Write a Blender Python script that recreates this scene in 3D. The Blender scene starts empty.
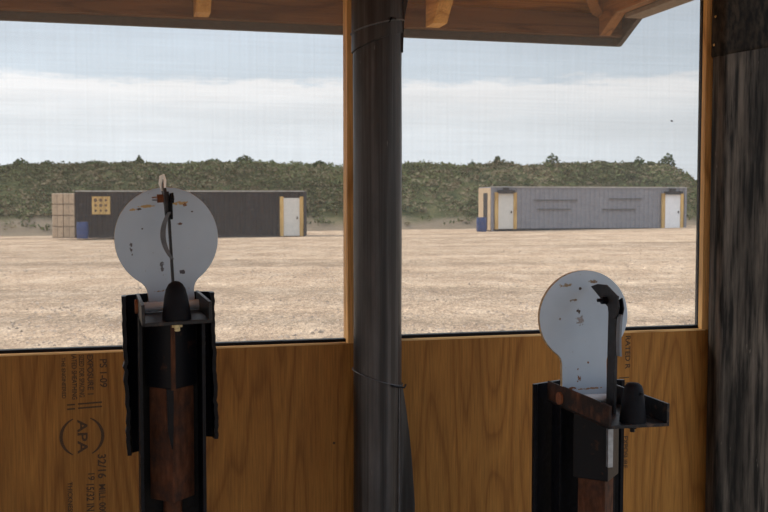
import bpy, bmesh, math, random
from mathutils import Vector, Matrix, noise
random.seed(7)
C = bpy.context.scene
PI = math.pi

# ------------------------------------------------------------------ camera
F = 1000.0
EYE = 1.6
PITCH = math.atan(53 / 1000.0)
cam_d = bpy.data.cameras.new('camera'); cam = bpy.data.objects.new('camera', cam_d)
C.collection.objects.link(cam); C.camera = cam
cam.location = (0, 0, EYE); cam.rotation_euler = (PI / 2 - PITCH, 0, 0)
cam_d.sensor_width = 36; cam_d.lens = F / 768 * 36
cam_d.clip_end = 600
cam_d.dof.use_dof = True; cam_d.dof.focus_distance = 2.0; cam_d.dof.aperture_fstop = 20

# ------------------------------------------------------------------ sky
w = bpy.data.worlds.new('sky'); C.world = w; w.use_nodes = True
nt = w.node_tree; nt.nodes.clear()
def N(nt, t, **k):
    n = nt.nodes.new(t)
    for a, b in k.items():
        if a in n.inputs.keys(): n.inputs[a].default_value = b
        else: setattr(n, a, b)
    return n
def ramp(nt, pts, interp='LINEAR'):
    r = nt.nodes.new('ShaderNodeValToRGB'); cr = r.color_ramp; cr.interpolation = interp
    while len(cr.elements) < len(pts): cr.elements.new(0.5)
    for e, (p, c) in zip(cr.elements, pts):
        e.position = p
        if isinstance(c, (int, float)): c = (c, c, c)
        e.color = (c[0], c[1], c[2], 1)
    return r
L = nt.links
tc = N(nt, 'ShaderNodeTexCoord')
sep = N(nt, 'ShaderNodeSeparateXYZ'); L.new(tc.outputs['Generated'], sep.inputs[0])
mp = N(nt, 'ShaderNodeMapping'); mp.inputs['Scale'].default_value = (3.0, 3.0, 26.0); mp.inputs['Location'].default_value = (1.3, 0.4, 0.6)
L.new(tc.outputs['Generated'], mp.inputs[0])
n1 = N(nt, 'ShaderNodeTexNoise', Scale=1.0, Detail=7.0, Roughness=0.55); L.new(mp.outputs[0], n1.inputs['Vector'])
mpb = N(nt, 'ShaderNodeMapping'); mpb.inputs['Scale'].default_value = (11.0, 11.0, 60.0)
L.new(tc.outputs['Generated'], mpb.inputs[0])
n2 = N(nt, 'ShaderNodeTexNoise', Scale=1.4, Detail=8.0, Roughness=0.66); L.new(mpb.outputs[0], n2.inputs['Vector'])
# elevation wobbled by the noise so that the cloud bank has a billowy top edge
m1 = N(nt, 'ShaderNodeMath', operation='MULTIPLY_ADD'); L.new(n2.outputs[0], m1.inputs[0]); m1.inputs[1].default_value = 0.040
L.new(sep.outputs['Z'], m1.inputs[2])
m2 = N(nt, 'ShaderNodeMath', operation='MULTIPLY_ADD'); L.new(n1.outputs[0], m2.inputs[0]); m2.inputs[1].default_value = 0.022
L.new(m1.outputs[0], m2.inputs[2])
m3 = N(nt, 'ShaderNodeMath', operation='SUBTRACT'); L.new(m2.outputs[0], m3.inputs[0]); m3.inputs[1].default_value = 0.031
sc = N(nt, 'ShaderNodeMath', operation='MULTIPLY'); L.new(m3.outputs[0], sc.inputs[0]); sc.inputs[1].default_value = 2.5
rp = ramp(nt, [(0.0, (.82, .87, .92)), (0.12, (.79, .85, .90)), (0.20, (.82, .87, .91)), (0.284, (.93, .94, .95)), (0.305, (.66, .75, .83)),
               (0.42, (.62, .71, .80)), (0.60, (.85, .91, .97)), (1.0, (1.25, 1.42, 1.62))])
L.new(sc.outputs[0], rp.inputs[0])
# soft variation of brightness, a brighter hazy area towards the left where the sun stands
r2 = ramp(nt, [(0.35, 0.93), (0.65, 1.07)]); L.new(n1.outputs[0], r2.inputs[0])
mx = N(nt, 'ShaderNodeMix', data_type='RGBA', blend_type='MULTIPLY'); mx.inputs[0].default_value = 1
L.new(rp.outputs[0], mx.inputs[6]); L.new(r2.outputs[0], mx.inputs[7])
dot = N(nt, 'ShaderNodeVectorMath', operation='DOT_PRODUCT'); L.new(tc.outputs['Generated'], dot.inputs[0]); dot.inputs[1].default_value = Vector((-0.30, 0.93, 0.25)).normalized()
gl = N(nt, 'ShaderNodeMapRange'); L.new(dot.outputs['Value'], gl.inputs[0])
gl.inputs[1].default_value = 0.80; gl.inputs[2].default_value = 1.0; gl.inputs[3].default_value = 0.95; gl.inputs[4].default_value = 1.20
mx2 = N(nt, 'ShaderNodeMix', data_type='RGBA', blend_type='MULTIPLY'); mx2.inputs[0].default_value = 1
L.new(mx.outputs[2], mx2.inputs[6]); L.new(gl.outputs[0], mx2.inputs[7])
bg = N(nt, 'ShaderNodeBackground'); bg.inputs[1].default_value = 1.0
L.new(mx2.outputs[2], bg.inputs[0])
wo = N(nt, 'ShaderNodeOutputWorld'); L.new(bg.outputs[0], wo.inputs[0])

# ------------------------------------------------------------------ sun (veiled, from the far left)
sd = bpy.data.lights.new('sun', 'SUN'); sd.energy = 2.5; sd.angle = math.radians(6); sd.color = (1.0, .90, .76)
so = bpy.data.objects.new('sun', sd); C.collection.objects.link(so)
so.rotation_euler = Vector((-0.62, 0.35, 0.62)).to_track_quat('Z', 'Y').to_euler()
so.location = (-8, 8, 12)

C.view_settings.view_transform = 'Standard'; C.view_settings.look = 'None'
C.view_settings.gamma = 1; C.view_settings.use_curve_mapping = False
C.view_settings.exposure = 0.0

# ------------------------------------------------------------------ helpers
def ray(px, py):
    a = (px - 384) / F; b = (256 - py) / F
    d = Vector((0, math.cos(PITCH), -math.sin(PITCH))) + b * Vector((0, math.sin(PITCH), math.cos(PITCH))) + Vector((a, 0, 0))
    return d
def at(px, py, Y):
    d = ray(px, py); return Vector((0, 0, EYE)) + d * (Y / d.y)
ALPHA = math.atan(1000 / 3913.0)
W0 = 2.7
WM = Matrix.Translation((0, W0, 0)) @ Matrix.Rotation(ALPHA, 4, 'Z')   # wall frame: x along the wall, y outwards, z up
WI = WM.inverted()
def onwall(px, py, n=0.0):
    """point of the wall plane (offset n outwards) seen at a pixel, in wall coordinates"""
    o = WI @ Vector((0, 0, EYE)); d = WI.to_3x3() @ ray(px, py)
    return o + d * ((n - o.y) / d.y)
def srgb(r, g, b):
    f = lambda c: (c / 255 / 12.92) if c / 255 <= 0.04045 else ((c / 255 + .055) / 1.055) ** 2.4
    return (f(r), f(g), f(b))

class MB:
    def __init__(s): s.bm = bmesh.new()
    def verts(s, vs, M=None): return [s.bm.verts.new((M @ Vector(v)) if M else Vector(v)) for v in vs]
    def box(s, x0, y0, z0, x1, y1, z1, M=None):
        v = s.verts([(x0,y0,z0),(x1,y0,z0),(x1,y1,z0),(x0,y1,z0),(x0,y0,z1),(x1,y0,z1),(x1,y1,z1),(x0,y1,z1)], M)
        for f in ((0,3,2,1),(4,5,6,7),(0,1,5,4),(1,2,6,5),(2,3,7,6),(3,0,4,7)): s.bm.faces.new([v[i] for i in f])
        return s
    def loft(s, rings, caps=True, closed=True, M=None):
        R = [s.verts(r, M) for r in rings]; n = len(R[0])
        for a, b in zip(R, R[1:]):
            for i in range(n if closed else n - 1):
                j = (i + 1) % n; s.bm.faces.new((a[i], a[j], b[j], b[i]))
        if caps and closed:
            s.bm.faces.new(R[0][::-1]); s.bm.faces.new(R[-1])
        return s
    def prism(s, pts, a, b, axis='x', M=None):
        def P(p, t): return {'x': (t, p[0], p[1]), 'y': (p[0], t, p[1]), 'z': (p[0], p[1], t)}[axis]
        return s.loft([[P(p, a) for p in pts], [P(p, b) for p in pts]], M=M)
    def lathe(s, prof, seg=24, M=None, sx=1, sy=1):
        rings = [[(r * math.cos(2*PI*i/seg) * sx, r * math.sin(2*PI*i/seg) * sy, z) for i in range(seg)] for r, z in prof]
        return s.loft(rings, M=M)
    def cyl(s, p, q, r, seg=16, r2=None):
        p = Vector(p); q = Vector(q); d = (q - p); Q = d.to_track_quat('Z', 'Y').to_matrix().to_4x4()
        return s.lathe([(r, 0), (r if r2 is None else r2, d.length)], seg, Matrix.Translation(p) @ Q)
    def tube(s, pts, r, seg=10):
        pts = [Vector(p) for p in pts]; rings = []
        up = Vector((0.01, 0.02, 1))
        for i, p in enumerate(pts):
            t = (pts[min(i+1, len(pts)-1)] - pts[max(i-1, 0)]).normalized()
            a = t.cross(up)
            if a.length < 1e-3: a = t.cross(Vector((1, 0, 0)))
            a.normalize(); b = t.cross(a)
            rr = r[i] if isinstance(r, (list, tuple)) else r
            rings.append([p + (a * math.cos(2*PI*k/seg) + b * math.sin(2*PI*k/seg)) * rr for k in range(seg)])
        return s.loft(rings)
    def build(s, name, mat, parent=None, smooth=False, bevel=0, M=None, seg=2):
        bmesh.ops.recalc_face_normals(s.bm, faces=s.bm.faces)
        me = bpy.data.meshes.new(name); s.bm.to_mesh(me); s.bm.free()
        o = bpy.data.objects.new(name, me); C.collection.objects.link(o); me.materials.append(mat)
        if parent: o.parent = parent
        if M is not None: o.matrix_world = M
        if smooth:
            for p in me.polygons: p.use_smooth = True
            e = o.modifiers.new('es', 'EDGE_SPLIT'); e.split_angle = math.radians(38)
        if bevel:
            b = o.modifiers.new('bevel', 'BEVEL'); b.width = bevel; b.segments = seg; b.limit_method = 'ANGLE'; b.angle_limit = math.radians(40)
        return o
def tag(o, label=None, cat=None, group=None, kind=None):
    if label: o['label'] = label
    if cat: o['category'] = cat
    if group: o['group'] = group
    if kind: o['kind'] = kind
    return o
def empty(name, loc, rz=0.0):
    o = bpy.data.objects.new(name, None); C.collection.objects.link(o); o.empty_display_size = .1
    o.location = loc; o.rotation_euler = (0, 0, rz); return o

# ------------------------------------------------------------------ materials
def newmat(name):
    m = bpy.data.materials.new(name); m.use_nodes = True; nt = m.node_tree
    b = nt.nodes['Principled BSDF']; return m, nt, b
def coords(nt, scale=(1, 1, 1), loc=(0, 0, 0), kind='Object'):
    tc = N(nt, 'ShaderNodeTexCoord'); mp = N(nt, 'ShaderNodeMapping')
    mp.inputs['Scale'].default_value = scale; mp.inputs['Location'].default_value = loc
    nt.links.new(tc.outputs[kind], mp.inputs[0]); return mp.outputs[0]
def mixc(nt, fac, a, b, bt='MIX'):
    m = N(nt, 'ShaderNodeMix', data_type='RGBA', blend_type=bt)
    for i, v in ((0, fac), (6, a), (7, b)):
        if isinstance(v, (int, float)): m.inputs[i].default_value = v
        elif isinstance(v, (tuple, list)): m.inputs[i].default_value = (v[0], v[1], v[2], 1)
        else: nt.links.new(v, m.inputs[i])
    return m.outputs[2]
def bump(nt, b, h, s, d=0.01):
    bp = N(nt, 'ShaderNodeBump'); bp.inputs['Strength'].default_value = s; bp.inputs['Distance'].default_value = d
    nt.links.new(h, bp.inputs['Height']); nt.links.new(bp.outputs[0], b.inputs['Normal'])
def noise_n(nt, vec, scale, detail=4, rough=.55, dist=0):
    n = N(nt, 'ShaderNodeTexNoise', Scale=scale, Detail=detail, Roughness=rough, Distortion=dist)
    nt.links.new(vec, n.inputs['Vector']); return n.outputs[0]
def mathn(nt, op, a, b=None, c=None):
    m = N(nt, 'ShaderNodeMath', operation=op)
    for i, v in enumerate((a, b, c)):
        if v is None: continue
        if isinstance(v, (int, float)): m.inputs[i].default_value = v
        else: nt.links.new(v, m.inputs[i])
    return m.outputs[0]

def simple(name, col, rough=.6, metal=0, var=.15, nscale=20, bumpst=.1, stretch=(1, 1, 1), spec=.5):
    m, nt, b = newmat(name)
    v = coords(nt, stretch); n = noise_n(nt, v, nscale, 6)
    r = ramp(nt, [(.3, tuple(c * (1 - var) for c in col)), (.7, tuple(min(1, c * (1 + var)) for c in col))])
    nt.links.new(n, r.inputs[0]); nt.links.new(r.outputs[0], b.inputs['Base Color'])
    b.inputs['Roughness'].default_value = rough; b.inputs['Metallic'].default_value = metal
    b.inputs['Specular IOR Level'].default_value = spec
    if bumpst: bump(nt, b, n, bumpst, .004)
    return m

def wood(name, c_dark, c_mid, c_light, ax='z', scale=1.0, knots=True, rough=.6, seed=0.0, ring=9.0):
    """flat-sawn softwood: distorted growth bands running along one axis with fine pores and a few knots"""
    m, nt, b = newmat(name)
    along = .10
    s = {'z': (1, 1, along), 'x': (along, 1, 1), 'y': (1, along, 1)}[ax]
    v = coords(nt, tuple(a * scale for a in s), (seed, seed * .7, seed * .3))
    wv = N(nt, 'ShaderNodeTexNoise', Scale=5.0, Detail=2.0, Roughness=.45); nt.links.new(v, wv.inputs['Vector'])
    f = mathn(nt, 'MULTIPLY', wv.outputs[0], ring); f = mathn(nt, 'FRACT', f)
    r = ramp(nt, [(0, c_mid), (.40, c_light), (.72, c_mid), (.90, c_dark), (1.0, c_mid)])
    nt.links.new(f, r.inputs[0])
    v2 = coords(nt, tuple((a * 240 if a == 1 else 9) for a in s))
    fine = noise_n(nt, v2, 1.0, 3, .6)
    r2 = ramp(nt, [(.3, .70), (.7, 1.20)]); nt.links.new(fine, r2.inputs[0])
    col = mixc(nt, 1.0, r.outputs[0], r2.outputs[0], 'MULTIPLY')
    big = noise_n(nt, coords(nt, tuple((a * 3 if a == 1 else .6) for a in s), (seed * 3, 1, 2)), 1.0, 3)
    r3 = ramp(nt, [(.3, .78), (.7, 1.15)]); nt.links.new(big, r3.inputs[0])
    col = mixc(nt, 1.0, col, r3.outputs[0], 'MULTIPLY')
    if knots:
        vk = coords(nt, {'z': (3, 3, 2.2), 'x': (2.2, 3, 3), 'y': (3, 2.2, 3)}[ax], (seed + 4, 2, 7))
        vo = N(nt, 'ShaderNodeTexVoronoi', Scale=1.3); nt.links.new(vk, vo.inputs['Vector'])
        rk = ramp(nt, [(0.035, 1.0), (.07, .0)]); nt.links.new(vo.outputs['Distance'], rk.inputs[0])
        col = mixc(nt, rk.outputs[0], col, tuple(c * .45 for c in c_dark))
    nt.links.new(col, b.inputs['Base Color']); b.inputs['Roughness'].default_value = rough
    b.inputs['Specular IOR Level'].default_value = .25
    bump(nt, b, fine, .12, .002)
    return m

M_ply = wood('plywood', (.190, .082, .016), (.245, .112, .023), (.290, .138, .030), scale=1.0, seed=2.3, ring=15, knots=False)
M_ply2 = wood('plywood_right', (.225, .095, .018), (.285, .128, .025), (.335, .158, .034), scale=1.1, seed=9.1, ring=16, knots=False)
M_plyedge = wood('plywood_edge', (.40, .22, .08), (.62, .40, .17), (.70, .48, .22), ax='x', seed=1, knots=False)
M_stud = wood('new_lumber', (.46, .25, .08), (.70, .41, .15), (.78, .48, .19), scale=1.6, seed=5, knots=False, ring=6)
M_raft = wood('rafter_lumber', (.50, .24, .055), (.68, .36, .09), (.76, .43, .12), ax='y', scale=1.6, seed=6, knots=False, ring=5)
M_fasc = wood('fascia_lumber', (.085, .032, .010), (.145, .060, .019), (.185, .080, .027), ax='x', scale=2.0, seed=3, ring=6)
M_rake = wood('rake_lumber', (.20, .082, .022), (.36, .155, .042), (.43, .195, .058), ax='y', scale=2.0, seed=8, ring=6)
M_deck = wood('roof_deck', (.52, .19, .025), (.78, .32, .045), (.85, .38, .06), ax='x', scale=1.4, seed=4, ring=8)  # bounce light from the ground is put into this bright orange

def black_wrap(name, base, hi, seed=0.0, rough=.42, zs=.35, spec=.4):
    m, nt, b = newmat(name)
    st = noise_n(nt, coords(nt, (55, 55, zs * 4), (seed, 0, 0)), 1.0, 5, .6)
    bl = noise_n(nt, coords(nt, (9, 9, 2.5), (seed, 3, 0)), 1.0, 5, .6)
    r = ramp(nt, [(.40, base), (.52, tuple((a + c) / 2 for a, c in zip(base, hi))), (.66, hi)]); nt.links.new(st, r.inputs[0])
    r2 = ramp(nt, [(.34, .35), (.66, 1.4)]); nt.links.new(bl, r2.inputs[0])
    col = mixc(nt, 1.0, r.outputs[0], r2.outputs[0], 'MULTIPLY')
    # pale scuffs
    sc_ = noise_n(nt, coords(nt, (70, 70, 14), (seed + 2, 3, 9)), 1.0, 2, .7)
    rs = ramp(nt, [(.72, 0.0), (.80, .5)]); nt.links.new(sc_, rs.inputs[0])
    col = mixc(nt, rs.outputs[0], col, tuple(c * 2.4 + .02 for c in hi))
    nt.links.new(col, b.inputs['Base Color']); b.inputs['Roughness'].default_value = rough
    b.inputs['Specular IOR Level'].default_value = spec
    bump(nt, b, st, .25, .002)
    return m
M_wrap = black_wrap('black_plastic_wrap', (.012, .012, .014), (.068, .068, .072), 1.0, zs=.2)
M_wrap2 = black_wrap('black_plastic_overlap', (.012, .0125, .014), (.050, .051, .054), 5.0, rough=.38)
M_old = black_wrap('weathered_timber', (.008, .007, .006), (.105, .088, .072), 3.0, rough=.75, zs=.9, spec=.2)
M_tar = black_wrap('tar_sheet', (.008, .007, .006), (.045, .034, .024), 7.0, rough=.75, zs=6, spec=.12)
M_rubber = simple('black_rubber', (.0045, .006, .010), .65, var=.3, nscale=60, bumpst=.15, spec=.15)
M_blackmetal = simple('black_painted_steel', (.0035, .0045, .008), .40, 0, var=.5, nscale=70, bumpst=.35, spec=.16)
M_trimblk = simple('black_screen_trim', (.005, .0055, .007), .6, var=.2, spec=.15)
M_flash = simple('dark_flashing', (.048, .047, .048), .7, var=.25, nscale=60, bumpst=.1)
M_rakeedge = simple('grey_rake_edge', (.22, .17, .13), .8, var=.2, nscale=40)
M_ink = simple('black_ink', (.055, .030, .012), .8, var=.3, nscale=300, bumpst=0)
M_zinc = simple('zinc_bolt', (.32, .36, .42), .4, .8, var=.2, nscale=100)
M_brass = simple('yellow_zinc_nut', (.50, .42, .24), .4, .6, var=.3, nscale=150)
M_white = simple('white_plastic', (.86, .88, .86), .5, var=.1)
M_gasket = simple('grey_rubber_strap', (.075, .085, .10), .5, var=.25, nscale=60)
M_arm = simple('dark_grey_steel', (.020, .023, .028), .5, var=.4, nscale=60, spec=.3)
M_strap = simple('pale_rubber_strap', (.15, .185, .23), .5, var=.15, nscale=60)
M_screw = simple('brass_screw', (.60, .38, .12), .4, .5, var=.1)

def rust_mat(name, paint, rustc, lo=.45, hi=.62, sc_=28, rough=.75, spec=.3):
    m, nt, b = newmat(name)
    v = coords(nt); n = noise_n(nt, v, sc_, 8, .65)
    r = ramp(nt, [(lo, 0.0), (hi, 1.0)]); nt.links.new(n, r.inputs[0])
    n2 = noise_n(nt, coords(nt, (1, 1, .3)), 90, 5)
    rr = ramp(nt, [(.3, tuple(c * .5 for c in rustc)), (.7, tuple(c * 1.35 for c in rustc))]); nt.links.new(n2, rr.inputs[0])
    nt.links.new(mixc(nt, r.outputs[0], paint, rr.outputs[0]), b.inputs['Base Color'])
    b.inputs['Roughness'].default_value = rough; b.inputs['Specular IOR Level'].default_value = spec
    bump(nt, b, n, .35, .003); return m
M_rust = rust_mat('rusty_steel', (.030, .020, .018), (.085, .036, .020), .30, .55, 28, .8, .12)
M_rust2 = rust_mat('rusty_flange', (.022, .018, .018), (.10, .045, .028), .42, .66, 22, .7, .15)
M_rustpin = rust_mat('rusty_pin', (.12, .05, .03), (.22, .085, .04), .3, .5, 120)
M_sleeve = rust_mat('black_sleeve', (.004, .005, .008), (.06, .026, .014), .60, .72, 40, .5, .18)
M_tray = rust_mat('worn_tray', (.010, .012, .016), (.10, .06, .04), .54, .72, 60, .45, .3)
M_pipe = rust_mat('painted_pipe', (.60, .72, .82), (.20, .08, .03), .66, .72, 70, .5, .5)

def plate_mat(name, spots):
    """weathered white paint on steel, chips at given places (x, z, rx, rz, colour, wiggle)"""
    m, nt, b = newmat(name)
    v = coords(nt); big = noise_n(nt, v, 9, 4)
    r = ramp(nt, [(.3, (.37, .48, .61)), (.7, (.44, .56, .69))]); nt.links.new(big, r.inputs[0]); col = r.outputs[0]
    dist = N(nt, 'ShaderNodeTexNoise', Scale=170.0, Detail=5.0, Roughness=.7); nt.links.new(v, dist.inputs['Vector'])
    tcn = N(nt, 'ShaderNodeTexCoord'); sp = N(nt, 'ShaderNodeSeparateXYZ'); nt.links.new(tcn.outputs['Object'], sp.inputs[0])
    for (x, z, rx, rz, c, wig) in spots:
        a = mathn(nt, 'MULTIPLY', mathn(nt, 'SUBTRACT', sp.outputs[0], x), 1 / rx)
        d = mathn(nt, 'MULTIPLY', mathn(nt, 'SUBTRACT', sp.outputs[2], z), 1 / rz)
        q = mathn(nt, 'ADD', mathn(nt, 'MULTIPLY', a, a), mathn(nt, 'MULTIPLY', d, d))
        wig *= 5; q = mathn(nt, 'MULTIPLY_ADD', dist.outputs[0], wig, q)
        rr = ramp(nt, [(.45, 1.0), (.60, 0.0)]); nt.links.new(mathn(nt, 'SUBTRACT', q, wig * .47), rr.inputs[0])
        col = mixc(nt, rr.outputs[0], col, c)
    sm = noise_n(nt, v, 210, 3, .6); r3 = ramp(nt, [(.69, 0.0), (.73, .7)]); nt.links.new(sm, r3.inputs[0])
    col = mixc(nt, r3.outputs[0], col, (.10, .06, .04))
    nt.links.new(col, b.inputs['Base Color']); b.inputs['Roughness'].default_value = .45
    b.inputs['Specular IOR Level'].default_value = .35
    bump(nt, b, dist.outputs[0], .08, .001); return m
M_plate_edge = simple('chipped_paint_edge', (.42, .33, .20), .6, var=.5, nscale=160, bumpst=.3)

def screen_mat():
    m, nt, b = newmat('insect_screen')
    out = nt.nodes['Material Output']
    tr = N(nt, 'ShaderNodeBsdfTransparent')
    df = N(nt, 'ShaderNodeBsdfDiffuse'); df.inputs[0].default_value = (.50, .50, .49, 1)
    tl = N(nt, 'ShaderNodeBsdfTranslucent'); tl.inputs[0].default_value = (.50, .50, .49, 1)
    ad = N(nt, 'ShaderNodeMixShader'); ad.inputs[0].default_value = .5; nt.links.new(df.outputs[0], ad.inputs[1]); nt.links.new(tl.outputs[0], ad.inputs[2])
    wx = N(nt, 'ShaderNodeTexNoise', Scale=1.0, Detail=2.0); nt.links.new(coords(nt, (150, 1, 3)), wx.inputs['Vector'])
    wz = N(nt, 'ShaderNodeTexNoise', Scale=1.0, Detail=2.0); nt.links.new(coords(nt, (3, 1, 150)), wz.inputs['Vector'])
    s = mathn(nt, 'ADD', wx.outputs[0], wz.outputs[0])
    f = mathn(nt, 'MULTIPLY_ADD', mathn(nt, 'SUBTRACT', s, 1.0), .045, .118)
    mx = N(nt, 'ShaderNodeMixShader'); nt.links.new(f, mx.inputs[0]); nt.links.new(tr.outputs[0], mx.inputs[1]); nt.links.new(ad.outputs[0], mx.inputs[2])
    nt.links.new(mx.outputs[0], out.inputs[0]); return m
M_screen = screen_mat()

def ground_mat():
    m, nt, b = newmat('gravelly_sand')
    v = coords(nt)
    big = noise_n(nt, coords(nt, (.035, .30, .1)), 1.0, 6, .62)
    mid = noise_n(nt, coords(nt, (.9, .55, 1), (3, 1, 0)), 1.0, 9, .74)
    vs = coords(nt, (1, .36, 1))
    sm = noise_n(nt, vs, 11.0, 8, .78)
    r = ramp(nt, [(.30, (.36, .24, .155)), (.5, (.515, .362, .238)), (.70, (.68, .51, .36))]); nt.links.new(mid, r.inputs[0])
    r2 = ramp(nt, [(.36, .74), (.62, 1.14)]); nt.links.new(big, r2.inputs[0])
    r3 = ramp(nt, [(.30, .40), (.5, 1.0), (.70, 1.55)]); nt.links.new(sm, r3.inputs[0])
    col = mixc(nt, 1.0, r.outputs[0], r2.outputs[0], 'MULTIPLY'); col = mixc(nt, .8, col, r3.outputs[0], 'MULTIPLY')
    vo = N(nt, 'ShaderNodeTexVoronoi', Scale=14.0); nt.links.new(vs, vo.inputs['Vector'])
    rv = ramp(nt, [(.0, 1.25), (.35, .92)]); nt.links.new(vo.outputs['Distance'], rv.inputs[0])
    col = mixc(nt, .5, col, rv.outputs[0], 'MULTIPLY')
    gr = noise_n(nt, vs, 34.0, 5, .7); r5 = ramp(nt, [(.36, .50), (.5, 1.0), (.64, 1.5)]); nt.links.new(gr, r5.inputs[0]); col = mixc(nt, .9, col, r5.outputs[0], 'MULTIPLY')
    nt.links.new(col, b.inputs['Base Color']); b.inputs['Roughness'].default_value = .95; b.inputs['Specular IOR Level'].default_value = .1
    h = mathn(nt, 'MULTIPLY_ADD', sm, .25, mathn(nt, 'MULTIPLY', mid, 1.2))
    bump(nt, b, h, .8, .12); return m
M_ground = ground_mat()

def berm_mat():
    m, nt, b = newmat('grassy_earth')
    n = noise_n(nt, coords(nt, (.5, .5, 1.2)), 1.0, 8, .7)
    r = ramp(nt, [(.32, (.030, .040, .018)), (.48, (.075, .085, .035)), (.60, (.13, .12, .055)), (.75, (.22, .18, .10))]); nt.links.new(n, r.inputs[0])
    # bare sandy bank along the foot
    tcn = N(nt, 'ShaderNodeTexCoord'); sp = N(nt, 'ShaderNodeSeparateXYZ'); nt.links.new(tcn.outputs['Object'], sp.inputs[0])
    z = mathn(nt, 'MULTIPLY_ADD', mathn(nt, 'SUBTRACT', noise_n(nt, coords(nt, (.25, .25, .25)), 1.0, 5), .5), 2.2, sp.outputs[2])
    rz = ramp(nt, [(.25, 1.0), (.75, 0.0)]); nt.links.new(z, rz.inputs[0])
    col = mixc(nt, rz.outputs[0], r.outputs[0], (.26, .20, .14))
    nt.links.new(col, b.inputs['Base Color']); b.inputs['Roughness'].default_value = .95; b.inputs['Specular IOR Level'].default_value = .1
    bump(nt, b, n, .6, .3); return m
def leaf_mat(name, a, b_, sc_=.35):
    m, nt, b = newmat(name)
    n = noise_n(nt, coords(nt, (sc_, sc_, sc_)), 1.0, 6, .75)
    r = ramp(nt, [(.32, a), (.66, b_)]); nt.links.new(n, r.inputs[0]); nt.links.new(r.outputs[0], b.inputs['Base Color'])
    b.inputs['Roughness'].default_value = .8; b.inputs['Specular IOR Level'].default_value = .15; return m

# ------------------------------------------------------------------ ground
def gz(x, y):
    t = max(0.0, min(1.0, (y - 4) / 52)); return -.05 + t * (-.10 + .0154 * x * min(1, t + .2))
xs = [-160 + i * 4 for i in range(81)]
ys = [-30 + i * 2 for i in range(20)] + [10 + i * 1.0 for i in range(60)] + [70 + i * 6 for i in range(30)]
mb = MB(); grid = [[None] * len(xs) for _ in ys]
for j, y in enumerate(ys):
    for i, x in enumerate(xs):
        xx = max(-60, min(60, x)); e = .0
        if y > 6: e = .035 * noise.noise((x * .5, y * .8, 1.7)) + .03 * noise.noise((x * .1, y * .6, 4.7))
        grid[j][i] = mb.bm.verts.new((x, y, gz(xx, y) + e))
for j in range(len(ys) - 1):
    for i in range(len(xs) - 1): mb.bm.faces.new((grid[j][i], grid[j][i+1], grid[j+1][i+1], grid[j+1][i]))
g = mb.build('ground', M_ground, smooth=True); tag(g, 'pale tan gravelly sand field outside the window opening', 'ground', kind='structure')

# stones lying in the sand
M_stone = simple('pale_stone', (.46, .35, .26), .9, var=.65, nscale=5, bumpst=0, spec=.1)
mb = MB()
for k in range(9000):
    y = 9.5 + 34 * random.random() ** 1.9; x = (random.random() - .5) * (y * .92 + 2)
    r = random.uniform(.008, .030) * (1 + .5 * (random.random() < .05)); z = gz(x, y) + .035 * noise.noise((x * .5, y * .8, 1.7)) + .03 * noise.noise((x * .1, y * .6, 4.7))
    a = random.random() * 6
    top = (x, y, z + r * .8); ring = [(x + r * math.cos(a + q * 2*PI/5) * random.uniform(.8, 1.4), y + r * math.sin(a + q * 2*PI/5), z - .004) for q in range(5)]
    rv = mb.verts(ring); t = mb.bm.verts.new(top)
    for q in range(5): mb.bm.faces.new((rv[q], rv[(q+1) % 5], t))
st = mb.build('gravel', M_stone); tag(st, 'small pale stones scattered over the sandy field', 'gravel', kind='stuff')

# ------------------------------------------------------------------ earth berm
BY = 70.0
def crest(x):
    base = EYE + (203 - 167.5) / 1000 * (BY + 4) + (.15 if x > 0 else .14) + .25 * noise.noise((x * .13, 2, 1)) + .12 * noise.noise((x * .5, 5, 1))
    # falls away at its right end
    e = 20.9
    if x > e: base -= (x - e) * .75
    if x < -60: base -= (-60 - x) * .1
    return base
def berm_z(x, y):
    g0 = gz(max(-60, min(60, x)), 60)
    H = max(g0 - .5, crest(x)) - g0
    t = (y - (BY - 6)) / 10.0
    if t < 0: return g0 - .3
    f = min(1, t); f = f * f * (3 - 2 * f) if f < 1 else 1
    f = .18 * min(1, t * 4) + .82 * f
    if t > 1.5: f = max(0, 1 - (t - 1.5) / 1.4)
    return g0 - .1 + H * f + .22 * noise.noise((x * .6, y * .6, 3)) * f
mb = MB(); nx = 300; ny = 34; G = []
for j in range(ny):
    y = BY - 7 + 31 * j / (ny - 1)
    G.append([mb.bm.verts.new((x, y, berm_z(x, y))) for x in [(-75 + 115 * i / (nx - 1)) for i in range(nx)]])
for j in range(ny - 1):
    for i in range(nx - 1): mb.bm.faces.new((G[j][i], G[j][i+1], G[j+1][i+1], G[j+1][i]))
o = mb.build('hill', berm_mat(), smooth=True); tag(o, 'long earth bank overgrown with green and brown weeds behind the containers', 'hill', kind='structure')

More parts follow.
